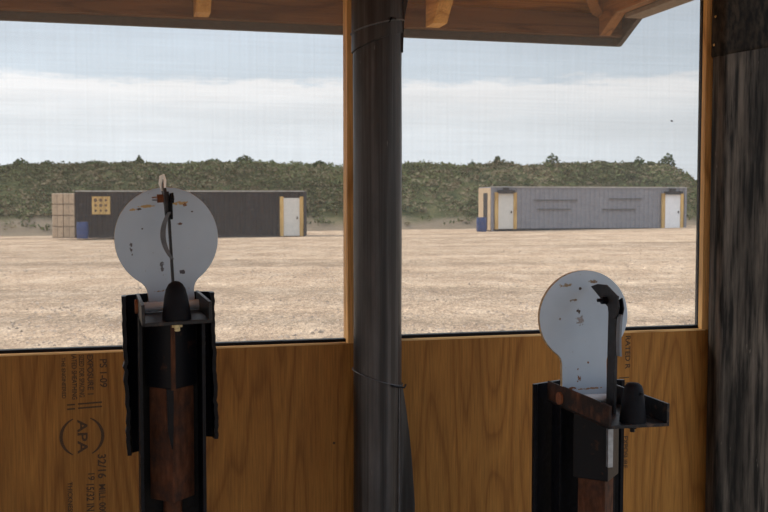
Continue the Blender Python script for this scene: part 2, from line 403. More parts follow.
# weeds: three tones of leafy clumps over the bank
tones = [('green_leaf', (.085, .100, .038), (.19, .205, .085)), ('dry_leaf', (.16, .13, .07), (.33, .27, .16)), ('dark_leaf', (.068, .078, .034), (.115, .125, .052))]
def clump(mb, x, y, z, r, h, n):
    for q in range(n):
        a = random.random() * 2 * PI; rr = r * math.sqrt(random.random()); hh = h * random.uniform(.15, 1.0) * (1 - .45 * rr / r)
        c = Vector((x + rr * math.cos(a), y + rr * math.sin(a), z + hh)); s = random.uniform(.06, .15)
        d1 = Vector((random.gauss(0, 1), random.gauss(0, 1), random.gauss(0, .7))).normalized() * s
        d2 = Vector((random.gauss(0, 1), random.gauss(0, 1), random.gauss(0, 1))).normalized() * s * .7
        v = mb.verts([c - d1, c + d2, c + d1, c - d2 * .9]); mb.bm.faces.new(v)
mb = MB(); bounds = []
for ti, (nm, a, b_) in enumerate(tones):
    cnt = 0
    while cnt < 2300:
        x = random.uniform(-37, 31); y = BY - 5.0 + 11 * random.random()
        if noise.noise((x * .16, y * .25, ti * 7.3)) + random.gauss(0, .22) + (.30 if ti == 1 and x > 4 else (.1 if ti == 1 else 0)) < .0: continue
        t = (y - BY + 6) / 10
        z = berm_z(x, y)
        if z < gz(x, 60) + .3: continue
        if t < .22 and random.random() < .75: continue
        clump(mb, x, y, z - .05, random.uniform(.2, .55), random.uniform(.2, .5) * (1.1 if ti != 1 else .8), 17); cnt += 1
    bounds.append(len(mb.bm.faces))
for i, f in enumerate(mb.bm.faces): f.material_index = 0 if i < bounds[0] else (1 if i < bounds[1] else 2)
mats = [leaf_mat(nm, a, b_) for nm, a, b_ in tones]
o = mb.build('weeds', mats[0]); o.data.materials.append(mats[1]); o.data.materials.append(mats[2])
tag(o, 'tangle of green and dry brown weeds covering the earth bank', 'weeds', kind='stuff')
# single shrubs breaking the skyline
shr_m = leaf_mat('shrub_leaf', (.030, .055, .018), (.085, .13, .04), 1.5)
stem_m = simple('shrub_stem', (.10, .07, .04), .9)
shr = [(22, .9, .55, 'rounded green shrub on the bank crest at the far left of the view'),
       (48, .7, .4, 'small green shrub on the bank crest above the black container\'s left end'),
       (93, .7, .7, 'green shrub on the bank crest above the square wooden target board'),
       (140, .95, .28, 'thin upright shrub on the crest just left of the left steel target disc'),
       (214, .9, .7, 'broad green shrub on the crest just right of the left steel target disc'),
       (245, 1.0, .7, 'bushy green shrub on the crest, largest above the black container'),
       (272, .75, .55, 'low green shrub on the crest above the black container\'s white door'),
       (320, .7, .5, 'low shrub on the crest just left of the central black post'),
       (472, .8, .22, 'thin shrub on the crest above the grey container\'s left end wall'),
       (497, .85, .25, 'thin dark shrub on the crest above the grey container\'s left white door'),
       (552, 1.3, .55, 'tall sparse shrub on the crest above the middle of the grey container'),
       (638, 1.15, .35, 'upright pale shrub on the crest above the grey container\'s right half'),
       (667, 1.25, .5, 'tallest feathery shrub on the crest near the right end of the bank')]
for (px, h, r, lab) in shr:
    y = BY + 4.2; x = (px - 384) / F * y; z = berm_z(x, y) - .25
    t = empty('shrub', (x, y, z)); tag(t, lab, 'shrub', 'shrubs on the crest of the earth bank')
    mb = MB()
    mb.tube([(0, 0, 0), (.03, 0, h * .4), (-.04, 0, h * .85)], [.03, .02, .008], 6)
    for s in (-1, 1): mb.tube([(0, 0, h * .2), (s * r * .4, .05, h * .5), (s * r * .55, .0, h * .75)], [.02, .012, .005], 5)
    mb.build('stem', stem_m, t)
    mb = MB(); clump(mb, 0, 0, .1, r, h, int(110 + 330 * r)); mb.build('foliage', shr_m, t)

# ------------------------------------------------------------------ far objects
M_black_wall = None
def cont_mat(name, c1, c2, marks):
    m, nt, b = newmat(name)
    n = noise_n(nt, coords(nt, (1.2, 1.2, 3)), 1.0, 8, .7)
    r = ramp(nt, [(.3, c1), (.7, c2)]); nt.links.new(n, r.inputs[0])
    sp_ = noise_n(nt, coords(nt, (5, 5, 7)), 1.0, 3, .6); rr = ramp(nt, [(.60, 0.0), (.70, marks)]); nt.links.new(sp_, rr.inputs[0])
    nt.links.new(mixc(nt, rr.outputs[0], r.outputs[0], tuple(min(.5, c * 3 + .05) for c in c2)), b.inputs['Base Color'])
    b.inputs['Roughness'].default_value = .75; b.inputs['Specular IOR Level'].default_value = .2; return m
M_cblack = cont_mat('black_corrugated', (.007, .0065, .008), (.018, .017, .020), .7)
M_cgrey = cont_mat('grey_corrugated', (.20, .20, .225), (.26, .26, .285), .25)
M_crail = simple('container_top_rail', (.40, .37, .33), .8, var=.3, nscale=4)
M_tan = simple('tan_end_wall', (.50, .37, .24), .9, var=.12, nscale=3)
M_blk = simple('dark_opening_panel', (.015, .014, .018), .8)
M_door = simple('white_door', (.80, .80, .82), .6, var=.06, nscale=6)
M_door2 = simple('beige_door', (.62, .59, .54), .6, var=.06, nscale=6)
M_ywood = wood('yellow_pine', (.42, .24, .07), (.58, .36, .12), (.66, .44, .17), scale=.6, seed=4, knots=False)
M_blue = simple('blue_plastic', (.012, .040, .15), .45, var=.3, nscale=6)
M_hesco = simple('tan_block', (.46, .34, .23), .95, var=.2, nscale=5, bumpst=.4)
M_hdark = simple('block_straps', (.30, .22, .15), .9)

def corrug(mb, L_, z0, z1, y0, pitch=.28, d=.04):
    """trapezoid corrugation of the front wall, as one sheet with a back"""
    n = int(L_ / pitch); p = L_ / n; pts = []
    for i in range(n):
        x = i * p; pts += [(x, y0), (x + p * .40, y0), (x + p * .50, y0 - d), (x + p * .90, y0 - d)]
    pts.append((L_, y0)); pts += [(L_, y0 + .06), (0, y0 + .06)]
    mb.prism(pts, z0, z1, 'z')
def container(name, x, y, yaw, L_, H_, mat, zg, label, dep=2.44):
    t = empty(name, (x, y, zg), yaw); tag(t, label, 'container')
    mb = MB(); corrug(mb, L_, .14, H_ - .10, .05); mb.build('front_wall', mat, t)
    mb = MB(); mb.box(0, dep - .06, .1, L_, dep, H_ - .1); mb.build('rear_wall', mat, t)
    mb = MB(); mb.box(0, 0, H_ - .11, L_, dep, H_); mb.build('roof', mat, t)
    mb = MB(); mb.box(-.02, -.04, H_ - .03, L_ + .02, .10, H_ + .03); rl = mb.build('top_rail', M_crail, t); rl['label'] = 'pale top rail'
    mb = MB(); mb.box(0, -.02, 0, L_, dep, .15); mb.build('floor_frame', M_blk, t)
    for cx in (0, L_ - .14): MB().box(cx, -.03, .0, cx + .14, .12, H_ - .02).build('corner_post', mat, t)
    mb = MB(); mb.box(L_ - .06, 0, .1, L_, dep, H_ - .1); mb.build('end_wall', mat, t)
    return t
def door(t, x0, x1, z0, z1, mat, hood, jy=-.09):
    d = MB().box(x0, jy - .0, z0, x1, jy + .07, z1).build('door', mat, t)
    MB().box(x1 - .16, jy - .05, (z0 + z1) / 2 - .12, x1 - .10, jy, (z0 + z1) / 2 + .02).build('handle', M_blk, d)
    for a, b_ in ((x0 - .20, x0 - .002), (x1 + .002, x1 + .20)):
        p = MB().box(a, jy - .04, z0 - .02, b_, jy + .10, z1 + .08).build('door_jamb', M_ywood, t); p['label'] = 'yellow timber jamb'
    if hood:
        MB().box(x0 - .05, jy - .22, z1 + .05, x1 + .05, jy + .05, z1 + .20).box(x0 + .3, jy - .16, z1 + .2, x0 + .62, jy + .05, z1 + .36).build('door_hood', M_blk, t)

# black container, left
c1x, c1y = (76 - 384) / F * 54.0, 54.0
yaw1 = math.radians(1.0); L1 = 12.30; H1 = 2.53; zg1 = EYE - .0350 * 54.0 + .0
ct = container('shipping_container', c1x, c1y, yaw1, L1, H1, M_cblack, zg1, 'long black shipping container with bullet scars behind the left steel disc')
MB().box(0, 0, .1, .06, 2.44, H1 - .1).build('end_wall', M_cblack, ct)
door(ct, (283.5 - 76) * .054, (299.5 - 76) * .054, .12, 2.16, M_door2, False)
# grey container, right
c2x, c2y = (491 - 384) / F * 58.0, 58.0
yaw2 = math.radians(11.5); L2 = 12.3; H2 = 2.57; zg2 = EYE - .0282 * 58.0
cg = container('shipping_container', c2x, c2y, yaw2, L2, H2, M_cgrey, zg2, 'long grey shipping container with two white doors in the right window')
o = MB().box(-.03, .05, .05, .06, 2.42, H2 - .05).build('end_wall', M_tan, cg); o['label'] = 'tan end wall'
MB().box(-.06, .62, .1, -.025, 1.35, H2 - .35).build('doorway_shade', M_blk, cg)  # black slab on the wall, painting the shaded inside of an opening
door(cg, .40, 1.32, .14, 2.18, M_door2, True)
door(cg, 10.85, 11.85, .14, 2.14, M_door, True)
mb = MB()
for (a, b_, zz) in ((2.6, 5.3, 1.78), (2.8, 4.9, 1.25), (6.9, 9.0, 1.24), (7.3, 9.4, 1.86)):
    MB().box(a, -.07, zz, b_, .02, zz + .05).build('rub_rail', simple('dark_rail', (.10, .095, .10), .8), cg)  # thin rails in one plain dark grey
mb.bm.free()

# stacked tan blocks at the black container's left end
blkw = 23 * .054 / 2
for r_ in range(4):
    for c_ in range(2):
        b0 = empty('barrier_block', (c1x - .06 - 2 * blkw + c_ * (blkw + .006) + blkw / 2, c1y + .45, zg1 + r_ * .605))
        tag(b0, 'tan barrier block left of the black container, %s row, %s column' % (['bottom', 'second', 'third', 'top'][r_], ['outer left', 'inner right'][c_]), 'block', 'tan barrier blocks stacked at the end of the black container')
        MB().box(-blkw / 2 + .01, -.45, 0, blkw / 2 - .01, .45, .60).build('body', M_hesco, b0, bevel=.05)
        MB().box(-blkw / 2 + .0, -.462, .02, blkw / 2 - .0, -.449, .055).box(-.02, -.462, .03, .02, -.449, .58).build('strap', M_hdark, b0)
# blue barrels
def barrel(x, y, z, r, h, lab):
    t = empty('barrel', (x, y, z)); tag(t, lab, 'barrel', 'blue plastic barrels beside the containers')
    prof = [(r * .93, 0), (r, .04)]
    for k in (.33, .66): prof += [(r, h * k - .05), (r * 1.05, h * k), (r, h * k + .05)]
    prof += [(r, h - .05), (r * .95, h)]
    MB().lathe(prof, 24).build('body', M_blue, t, smooth=True)
    MB().lathe([(r * .97, h - .02), (r * .97, h + .02), (r * .8, h + .021)], 24).build('rim', M_blue, t)
barrel((82.5 - 384) / F * 53.2, 53.2, zg1 - .0, .30, .86, 'blue barrel between tan blocks and black container front')
barrel((481.5 - 384) / F * 57.3, 57.3, zg2, .29, .80, 'blue barrel at the grey container\'s tan end wall')
# target board fixed to the black container
tb = empty('target_board', (c1x + (101.8 - 76) * .054, c1y - .10, zg1 + 1.28)); tag(tb, 'square yellow-brown wooden target board with nine dark spots on black container', 'target board')
MB().box(-.48, -.03, 0, .48, .11, .96).build('board', M_ywood, tb)
for i in range(3):
    for j in range(3):
        MB().cyl((-.28 + i * .28, -.028, .2 + j * .28), (-.28 + i * .28, -.045, .2 + j * .28), random.uniform(.06, .10), 10).build('spot', simple('spot', (.12, .07, .04), .9) if (i + j) else M_blk, tb)

# ------------------------------------------------------------------ firing hut: floor and plywood walls (wall frame WM)
M_floor = simple('concrete_floor', (.26, .23, .20), .9, var=.15, nscale=5)
o = MB().box(-3.0, -3.0, -.12, 1.3, .12, 0).build('floor', M_floor, M=WM); tag(o, 'floor of the hut', 'floor', kind='structure')
P = onwall
s_l = -2.4
s_postL = P(354, 300).x; s_postR = P(403, 300).x
s_w1 = P(343.0, 200, .045).x          # right edge of left opening
zt1 = (P(0, 354).z + P(343, 344.5).z) / 2; zt2 = (P(405, 338.5).z + P(700, 330.5).z) / 2
s_mid = P(378, 300).x
s_r = P(705, 330).x
ZH = 2.235
# left plywood
wl = MB().box(s_l, 0, 0, s_mid, .018, zt1).build('wall_left', M_ply, M=WM); tag(wl, 'left plywood panel with black mill stamp under the left window', 'wall', kind='structure')
e = MB().box(s_l, -.001, zt1 - .0025, s_w1, .019, zt1 + .0015).build('trim_1', M_plyedge, M=WM); tag(e, 'pale sawn top edge of left plywood', 'trim', kind='structure')
wr = MB().box(s_mid + .001, 0, 0, s_r + .02, .018, zt2).build('wall_right', M_ply2, M=WM); tag(wr, 'right plywood panel under the right window', 'wall', kind='structure')
e = MB().box(s_mid + .03, -.001, zt2 - .003, s_r, .019, zt2 + .0015).build('trim_2', M_plyedge, M=WM); tag(e, 'pale sawn top edge of right plywood', 'trim', kind='structure')
# sill battens behind the plywood (outside)
o = MB().box(s_l, .02, zt1 - .09, s_mid, .058, zt1 - .005).build('trim_3', M_stud, M=WM); tag(o, 'batten behind left plywood', 'trim', kind='structure')
o = MB().box(s_mid + .001, .02, zt2 - .09, s_r, .058, zt2 - .005).build('trim_4', M_stud, M=WM); tag(o, 'batten behind right plywood', 'trim', kind='structure')
# header over both openings
o = MB().box(s_l, .0, ZH, s_r + .02, .038, ZH + .14).build('trim_5', M_stud, M=WM); tag(o, 'header beam above the windows', 'trim', kind='structure')

# window units
def window(name, s0, s1, z0, z1, fl, fr, fb, lab):
    o = bpy.data.objects.new(name, None); C.collection.objects.link(o); o.matrix_world = WM @ Matrix.Translation((s0, .03, z0)); tag(o, lab, 'window', kind='structure')
    W_, H_ = s1 - s0, z1 - z0
    # screen of thin mesh, in the frame
    sc_ = MB().box(fl * .5, .0, fb * .5, W_ - fr * .5, .0012, H_ - .008).build('insect_screen', M_screen, o)
    MB().box(0, -.012, 0, W_, .012, fb).build('window_frame', M_trimblk, o)
    MB().box(0, -.012, H_ - .015, W_, .012, H_).build('window_frame', M_trimblk, o)
    MB().box(0, -.012, fb, fl, .012, H_ - .015).build('window_frame', M_trimblk, o)
    MB().box(W_ - fr, -.012, fb, W_, .012, H_ - .015).build('window_frame', M_trimblk, o)
    return o
window('window_1', s_l + .02, s_w1 + .012, zt1 + .0015, ZH, .01, .003, .0080, 'left window opening with a grey insect screen')
window('window_2', s_postR - .022, P(706.5, 200, .03).x, zt2 + .0015, ZH, .016, P(706.5, 200, .03).x - P(699.0, 200, .03).x, .0085, 'right window opening with a grey insect screen')
# vertical timber strip between left window and post, runs down to the ply
o = MB().box(s_w1 + .001, -.006, zt1 - .0, s_w1 + .042, .045, ZH).build('stud', M_stud, M=WM); tag(o, 'upright yellow timber stud along the left side of central black post', 'stud', 'upright timber studs')
o = MB().box(P(703.2, 200).x, -.004, zt2, P(714, 200).x, .016, ZH).build('stud', M_stud, M=WM); tag(o, 'narrow yellow timber stud between right window and right dark post', 'stud', 'upright timber studs')

# mill stamp on the plywood: each line of ink is a part of the panel
def text(body, size, parent, px, py, rot=-PI/2, sx=1.0, name='stamp_line', panel_n=-.0006):
    cu = bpy.data.curves.new(name, 'FONT'); cu.body = body; cu.size = size; cu.align_x = 'CENTER'; cu.align_y = 'CENTER'
    cu.offset = size * .022
    tmp = bpy.data.objects.new('tmp', cu); C.collection.objects.link(tmp)
    bpy.context.view_layer.update()
    me = bpy.data.meshes.new_from_object(tmp.evaluated_get(bpy.context.evaluated_depsgraph_get()))
    bpy.data.objects.remove(tmp)
    p = onwall(px, py, 0)
    me.transform(Matrix.Translation((p.x, panel_n, p.z)) @ Matrix.Rotation(PI/2, 4, 'X') @ Matrix.Rotation(rot, 4, 'Z') @ Matrix.Diagonal((sx, 1, 1, 1)))
    me.materials.clear(); me.materials.append(M_ink)
    o = bpy.data.objects.new(name, me); C.collection.objects.link(o); o.parent = parent; return o
for (b_, sz, px, py, sx) in [('THE ENGINEERED', .013, 63.5, 378, 1.0), ('RATED SHEATHING', .017, 74, 376, .80), ('SIZED FOR SPACING', .017, 81.5, 376, .70),
                             ('EXPOSURE 1', .020, 90, 375, .95), ('PS 1-09', .024, 103, 373, 1.0),
                             ('APA', .034, 82, 436.5, 1.35), ('32/16', .028, 101.5, 466, 1.0), ('19', .022, 91, 476, 1.0), ('15/32 IN', .026, 90, 497, .8),
                             ('THICKNESS', .016, 70, 498, 1.0), ('MILL 000', .022, 102, 499, .95)]:
    text(b_, sz, wl, px, py, sx=sx)
def inkbar(parent, px0, px1, py, h):
    a = onwall(px0, py); b_ = onwall(px1, py - (px1 - px0) * .08)
    mb = MB(); v = mb.verts([(a.x, -.0007, a.z - h/2), (b_.x, -.0007, b_.z - h/2), (b_.x, -.0007, b_.z + h/2), (a.x, -.0007, a.z + h/2)]); mb.bm.faces.new(v)
    return mb.build('stamp_bar', M_ink, parent)
for (a, b_, y) in ((67, 75, 405), (78, 102, 404), (67, 75, 409.3), (78, 102, 408.2)): inkbar(wl, a, b_, y, .004)
c = onwall(82, 436.5)
for (a0, a1) in ((-62, 66), (114, 244)):                                # the two arcs of the oval mark
    mb = MB(); n = 24
    inn = []; out = []
    for i in range(n + 1):
        a = math.radians(a0 + (a1 - a0) * i / n); tw = .0055 * math.sin(PI * i / n) + .0025
        for lst, rr in ((inn, .0505 - tw / 2), (out, .0505 + tw / 2)): lst.append(mb.bm.verts.new((c.x + rr * math.cos(a), -.0007, c.z + rr * math.sin(a))))
    for i in range(n): mb.bm.faces.new((inn[i], inn[i+1], out[i+1], out[i]))
    mb.build('stamp_ring', M_ink, wl)
text('RATED R', .022, wr, 627.5, 352, sx=1.1)
for y in (378, 383.5): inkbar(wr, 619, 629, y, .0028)
text('EXPOSURE', .020, wr, 625, 452, sx=1.0)
# knots seen in the panel
for (px, py, r_, par) in ((334, 443, .0035, wl),):
    p = onwall(px, py); MB().cyl((p.x, .002, p.z), (p.x, -.0006, p.z), r_, 12).build('knot', M_ink, par)

# ------------------------------------------------------------------ posts
pc = at(377.5, 260, 2.615); pr = .0645
def wz(px, py, Y=2.56): return at(px, py, Y).z
def shell(name, mat, parent, r0, r1, zb, ztp, seg=48, wob=.0012, th=.0015, seed=0, a0=0, a1=2*PI):
    """thin wrapped sheet around the post: zb(angle) and ztp are the lower edge and the top"""
    mb = MB(); ang = [a0 + (a1 - a0) * i / seg for i in range(seg + 1)]; rows = 26
    O, I = [], []
    for j in range(rows + 1):
        ro, ri = [], []
        for a in ang:
            z0 = zb(a); z = z0 + (ztp - z0) * j / rows
            r = r0 + (r1 - r0) * j / rows + wob * noise.noise((math.cos(a) * 3 + seed, math.sin(a) * 3, z * 5))
            ro.append(mb.bm.verts.new((r * math.cos(a), r * math.sin(a), z))); ri.append(mb.bm.verts.new(((r - th) * math.cos(a), (r - th) * math.sin(a), z)))
        O.append(ro); I.append(ri)
    for j in range(rows):
        for i in range(seg):
            mb.bm.faces.new((O[j][i], O[j][i+1], O[j+1][i+1], O[j+1][i])); mb.bm.faces.new((I[j][i], I[j+1][i], I[j+1][i+1], I[j][i+1]))
    for i in range(seg):
        mb.bm.faces.new((O[0][i], I[0][i], I[0][i+1], O[0][i+1])); mb.bm.faces.new((O[-1][i], O[-1][i+1], I[-1][i+1], I[-1][i]))
    if abs((a1 - a0) - 2*PI) > .01:
        for j in range(rows):
            for i in (0, seg): mb.bm.faces.new((O[j][i], O[j+1][i], I[j+1][i], I[j][i]))
    else: bmesh.ops.remove_doubles(mb.bm, verts=mb.bm.verts, dist=1e-5)
    return mb.build(name, mat, parent, smooth=True)
cp = empty('post', (pc.x, pc.y, 0)); tag(cp, 'central round post wrapped in scuffed black plastic between the two windows', 'post')
ZT = 2.80
MB().lathe([(pr - .004, 0), (pr - .004, ZT)], 32).build('pole', M_old, cp, smooth=True)
shell('lower_wrap', M_wrap, cp, pr - .0012, pr - .0012, lambda a: .01, 2.3, wob=.002)
zl, zr_ = wz(352, 50), wz(401, 30)
def diag(a, zl=zl, zr_=zr_): return (zl + zr_) / 2 + (zr_ - zl) / 2 * math.cos(a)
shell('upper_wrap', M_wrap2, cp, pr + .003, pr + .0005, diag, ZT - .02, wob=.002, th=.003, seed=4)
zl2, zr2 = wz(352, 31), wz(401, 17)
# folded cuff above the overlap and the wire twisted round the post
mb = MB()
mb.tube([((pr + .0042) * math.cos(a), (pr + .0042) * math.sin(a), diag(a, zl2, zr2)) for a in [2*PI*i/40 for i in range(41)]], .0022, 6)
mb.build('wire_tie', M_gasket, cp, smooth=True)
MB().tube([(.030, -pr * .93, diag(-1.0, zl2, zr2) - .006), (.036, -pr * .95 - .004, diag(-1.0, zl2, zr2) + .004), (.046, -pr * .8, diag(-.8, zl2, zr2) + .002)], .003, 6).build('wire_twist', M_blackmetal, cp, smooth=True)
zl3, zr3 = wz(355, 372), wz(402, 388)
MB().tube([((pr + .0018) * math.cos(a), (pr + .0018) * math.sin(a), diag(a, zl3, zr3)) for a in [2*PI*i/40 for i in range(41)]], .0014, 6).build('wire_tie', M_gasket, cp, smooth=True)
MB().tube([(.038, -pr * .86, zr3 + .006), (.05, -pr * .75, zr3 + .002), (.070, -.028, zr3 - .004), (.074, -.01, zr3)], .0026, 6).build('wire_twist', M_blackmetal, cp, smooth=True)
# seam of the sheet and the loose flap hanging out below the wire
MB().tube([(.0565, -.034, z) for z in (.02, .4, .8, 1.05)] + [(.057, -.033, zr3)], .0014, 6).build('seam', M_gasket, cp)
mb = MB(); A = []; B_ = []
for i in range(13):
    t = i / 12; z = zr3 - t * (zr3 - .35); x = pr + .001 + .036 * min(1, t * 2.4) + .004 * math.sin(t * 9)
    A.append(((.054), -.012, z)); B_.append((x, -.004 + .006 * math.sin(t * 7), z))
for a, b_ in ((0, 0),):
    ra = mb.verts(A); rb = mb.verts(B_); rc = mb.verts([(p[0], p[1] + .003, p[2]) for p in B_]); rd = mb.verts([(p[0], p[1] + .003, p[2]) for p in A])
    for R1, R2 in ((ra, rb), (rb, rc), (rc, rd), (rd, ra)):
        for i in range(12): mb.bm.faces.new((R1[i], R1[i+1], R2[i+1], R2[i]))
mb.build('loose_flap', M_wrap2, cp, smooth=True)
mb = MB(); z0 = wz(402, 50); z1 = 2.3
mb.loft([[(pr - .006, -.012, z), (pr + x, -.014, z), (pr + x, -.010, z), (pr - .006, -.008, z)] for z, x in ((z0, .002), (z0 + .05, .003), (z0 + .09, .006), (z0 + .13, .014), (z1, .03))])
mb.build('torn_flap', M_wrap2, cp)

# right post, square timber with a tar sheet over its upper part
sR = P(707.0, 200, -.010).x
rp_ = empty('post', (WM @ Vector((sR + .1105, -.046, 0))), ALPHA); tag(rp_, 'broad square weathered black timber post at the right edge of the view', 'post')
MB().box(-.11, -.032, 0, .11, .032, 2.20).build('timber', M_old, rp_, bevel=.018, seg=6)
zt = onwall(735, 55, -.02).z
mb = MB(); zl_, zr = onwall(708, 60, -.02).z, onwall(800, 49, -.02).z
mb.loft([[(-.1125, -.035, zl_), (.1125, -.035, zr), (.1125, .0335, zr), (-.1125, .0335, zl_)], [(-.1125, -.035, 2.21), (.1125, -.035, 2.21), (.1125, .0335, 2.21), (-.1125, .0335, 2.21)]])
sh = mb.build('tar_sheet', M_tar, rp_, bevel=.014, seg=5)
for py in (18, 46):
    p = rp_.matrix_world.inverted() if False else None
    z = onwall(714, py, -.02).z
    MB().lathe([(.0015, -.001), (.0038, 0), (.0030, .0018)], 12, Matrix.Translation((-.1126, .004 if py == 18 else .010, z)) @ Matrix.Rotation(-PI/2, 4, 'Y')).build('screw', M_screw, sh)

# ------------------------------------------------------------------ roof (hip roof with low eaves)
D = 3.4
nF = (D - W0) * math.cos(ALPHA)
def onF(px, py): return onwall(px, py, nF)
zf = (onF(60, 21).z + onF(500, 42.0).z) / 2
sE = onF(617, 46).x
hz = .072
n_back, s_left = -3.4, -3.7
mb = MB()
zb = zf; zt_ = zf + .11
# dark outer fascia on the front, the rake with its notched end
o = MB().box(s_left, nF, zf, sE + .0, nF + .02, zt_).build('trim_6', M_flash, M=WM); tag(o, 'dark drip edge along the front eave', 'trim', kind='structure')
zi = zf + .027
o = MB().box(s_left, nF - .038, zi, sE - .001, nF - .0005, zt_ - .005).build('fascia_board', M_fasc, M=WM); tag(o, 'brown fascia board along the front eave above the windows', 'board')
k1 = .15
mb = MB(); mb.prism([(nF + .02, zf), (nF, zf), (nF - k1, zf + hz), (n_back, zf + hz), (n_back, zf + .15), (nF + .02, zf + .15)], sE, sE + .018, 'x')
o = mb.build('trim_7', M_flash, M=WM); tag(o, 'dark drip edge along the right eave', 'trim', kind='structure')
mb = MB(); mb.box(sE - .050, n_back, zf + hz - .002, sE + .016, nF - k1 - .002, zf + hz + .012)
o = mb.build('trim_8', M_rakeedge, M=WM); tag(o, 'grey-brown soffit strip under the right eave', 'trim', kind='structure')
mb = MB(); mb.prism([(nF - .039, zi), (nF - .05, zi), (nF - k1 - .01, zf + hz + .014), (n_back, zf + hz + .014), (n_back, zf + .145), (nF - .039, zf + .145)], sE - .090, sE - .0515, 'x')
o = mb.build('rake_board', M_rake, M=WM); tag(o, 'brown board along the right eave running overhead', 'board')
# roof deck
hs = math.tan(math.radians(32)); zd = zt_ - .006
n0, n1_ = nF + .03, n_back; s0, s1 = s_left, sE + .03
hw = (n0 - n1_) / 2; rz = zd + hw * .80
mb = MB()
a = [(s0, n0, zd), (s1, n0, zd), (s1, n1_, zd), (s0, n1_, zd), (s0 + hw, (n0 + n1_)/2, rz), (s1 - hw, (n0 + n1_)/2, rz)]
v = mb.verts(a)
for f in ((0, 1, 5, 4), (1, 2, 5), (2, 3, 4, 5), (3, 0, 4)): mb.bm.faces.new([v[i] for i in f])
deck = mb.build('ceiling', M_deck, M=WM); tag(deck, 'orange-brown underside of the roof deck', 'ceiling', kind='structure')
sm_ = deck.modifiers.new('s', 'SOLIDIFY'); sm_.thickness = .02; sm_.offset = 1
# rafters under the deck, running up from the front eave
slope = (rz - zd) / hw
def zdk(n): return zd + (n0 - n) * slope
def rafter(sc_, lab, wdt=.047):
    nA, nB = nF - .040, max(-1.2, nF - .04 - (sE - .092 - sc_) + .055)
    o = MB().prism([(nA, zi + .001), (nA, zdk(nA) - .014), (nB, zdk(nB) - .014), (nB, zdk(nB) - .014 - .105), (nA - .085, zi + .001 + .0)], sc_ - wdt/2, sc_ + wdt/2, 'x').build('rafter', M_raft, M=WM)
    tag(o, lab, 'rafter', 'rafters under the roof')
sa = onwall(201, 18, nF - .04).x; sb = onwall(432.5, 27, nF - .04).x
rafter(sa, 'pale rafter end above the left window')
rafter(sb, 'knotty rafter end above the right window, just right of the central post')
# knots on that rafter end
rafter(sa - (sb - sa), 'rafter just beyond the left edge of the view')
# hip rafter into the corner
mb = MB(); cN = Vector((sE - .092, nF - .04, 0)); tipz = zdk(nF - .04) - .012
d = Vector((-1, -1, 0)).normalized(); q = Vector((1, -1, 0)).normalized() * .019
ends = []
for t_ in (0, 1.6):
    p = cN + d * t_; z = zd + (n0 - p.y) * slope - .016
    ends.append([p + q + Vector((0, 0, z - .055)), p - q + Vector((0, 0, z - .055)), p - q + Vector((0, 0, z)), p + q + Vector((0, 0, z))])
mb.loft(ends); o = mb.build('rafter', M_rake, M=WM); tag(o, 'hip rafter running into the right corner of the eaves', 'rafter', 'rafters under the roof')
# rear and left posts that carry the roof (outside the view)
for (s_, n_, lb) in ((-3.4, .3, 'square post at the left front corner of the roof, outside the view'), (-3.4, -3.1, 'square post at the left rear corner of the roof, behind the camera'), (.85, -3.1, 'square post at the right rear corner of the roof, behind the camera')):
    o = MB().box(s_ - .07, n_ - .07, -.1, s_ + .07, n_ + .07, zdk(nF - .3) if n_ > 0 else zf + .2).build('post', M_old, M=WM); tag(o, lb, 'post', 'outer roof posts')

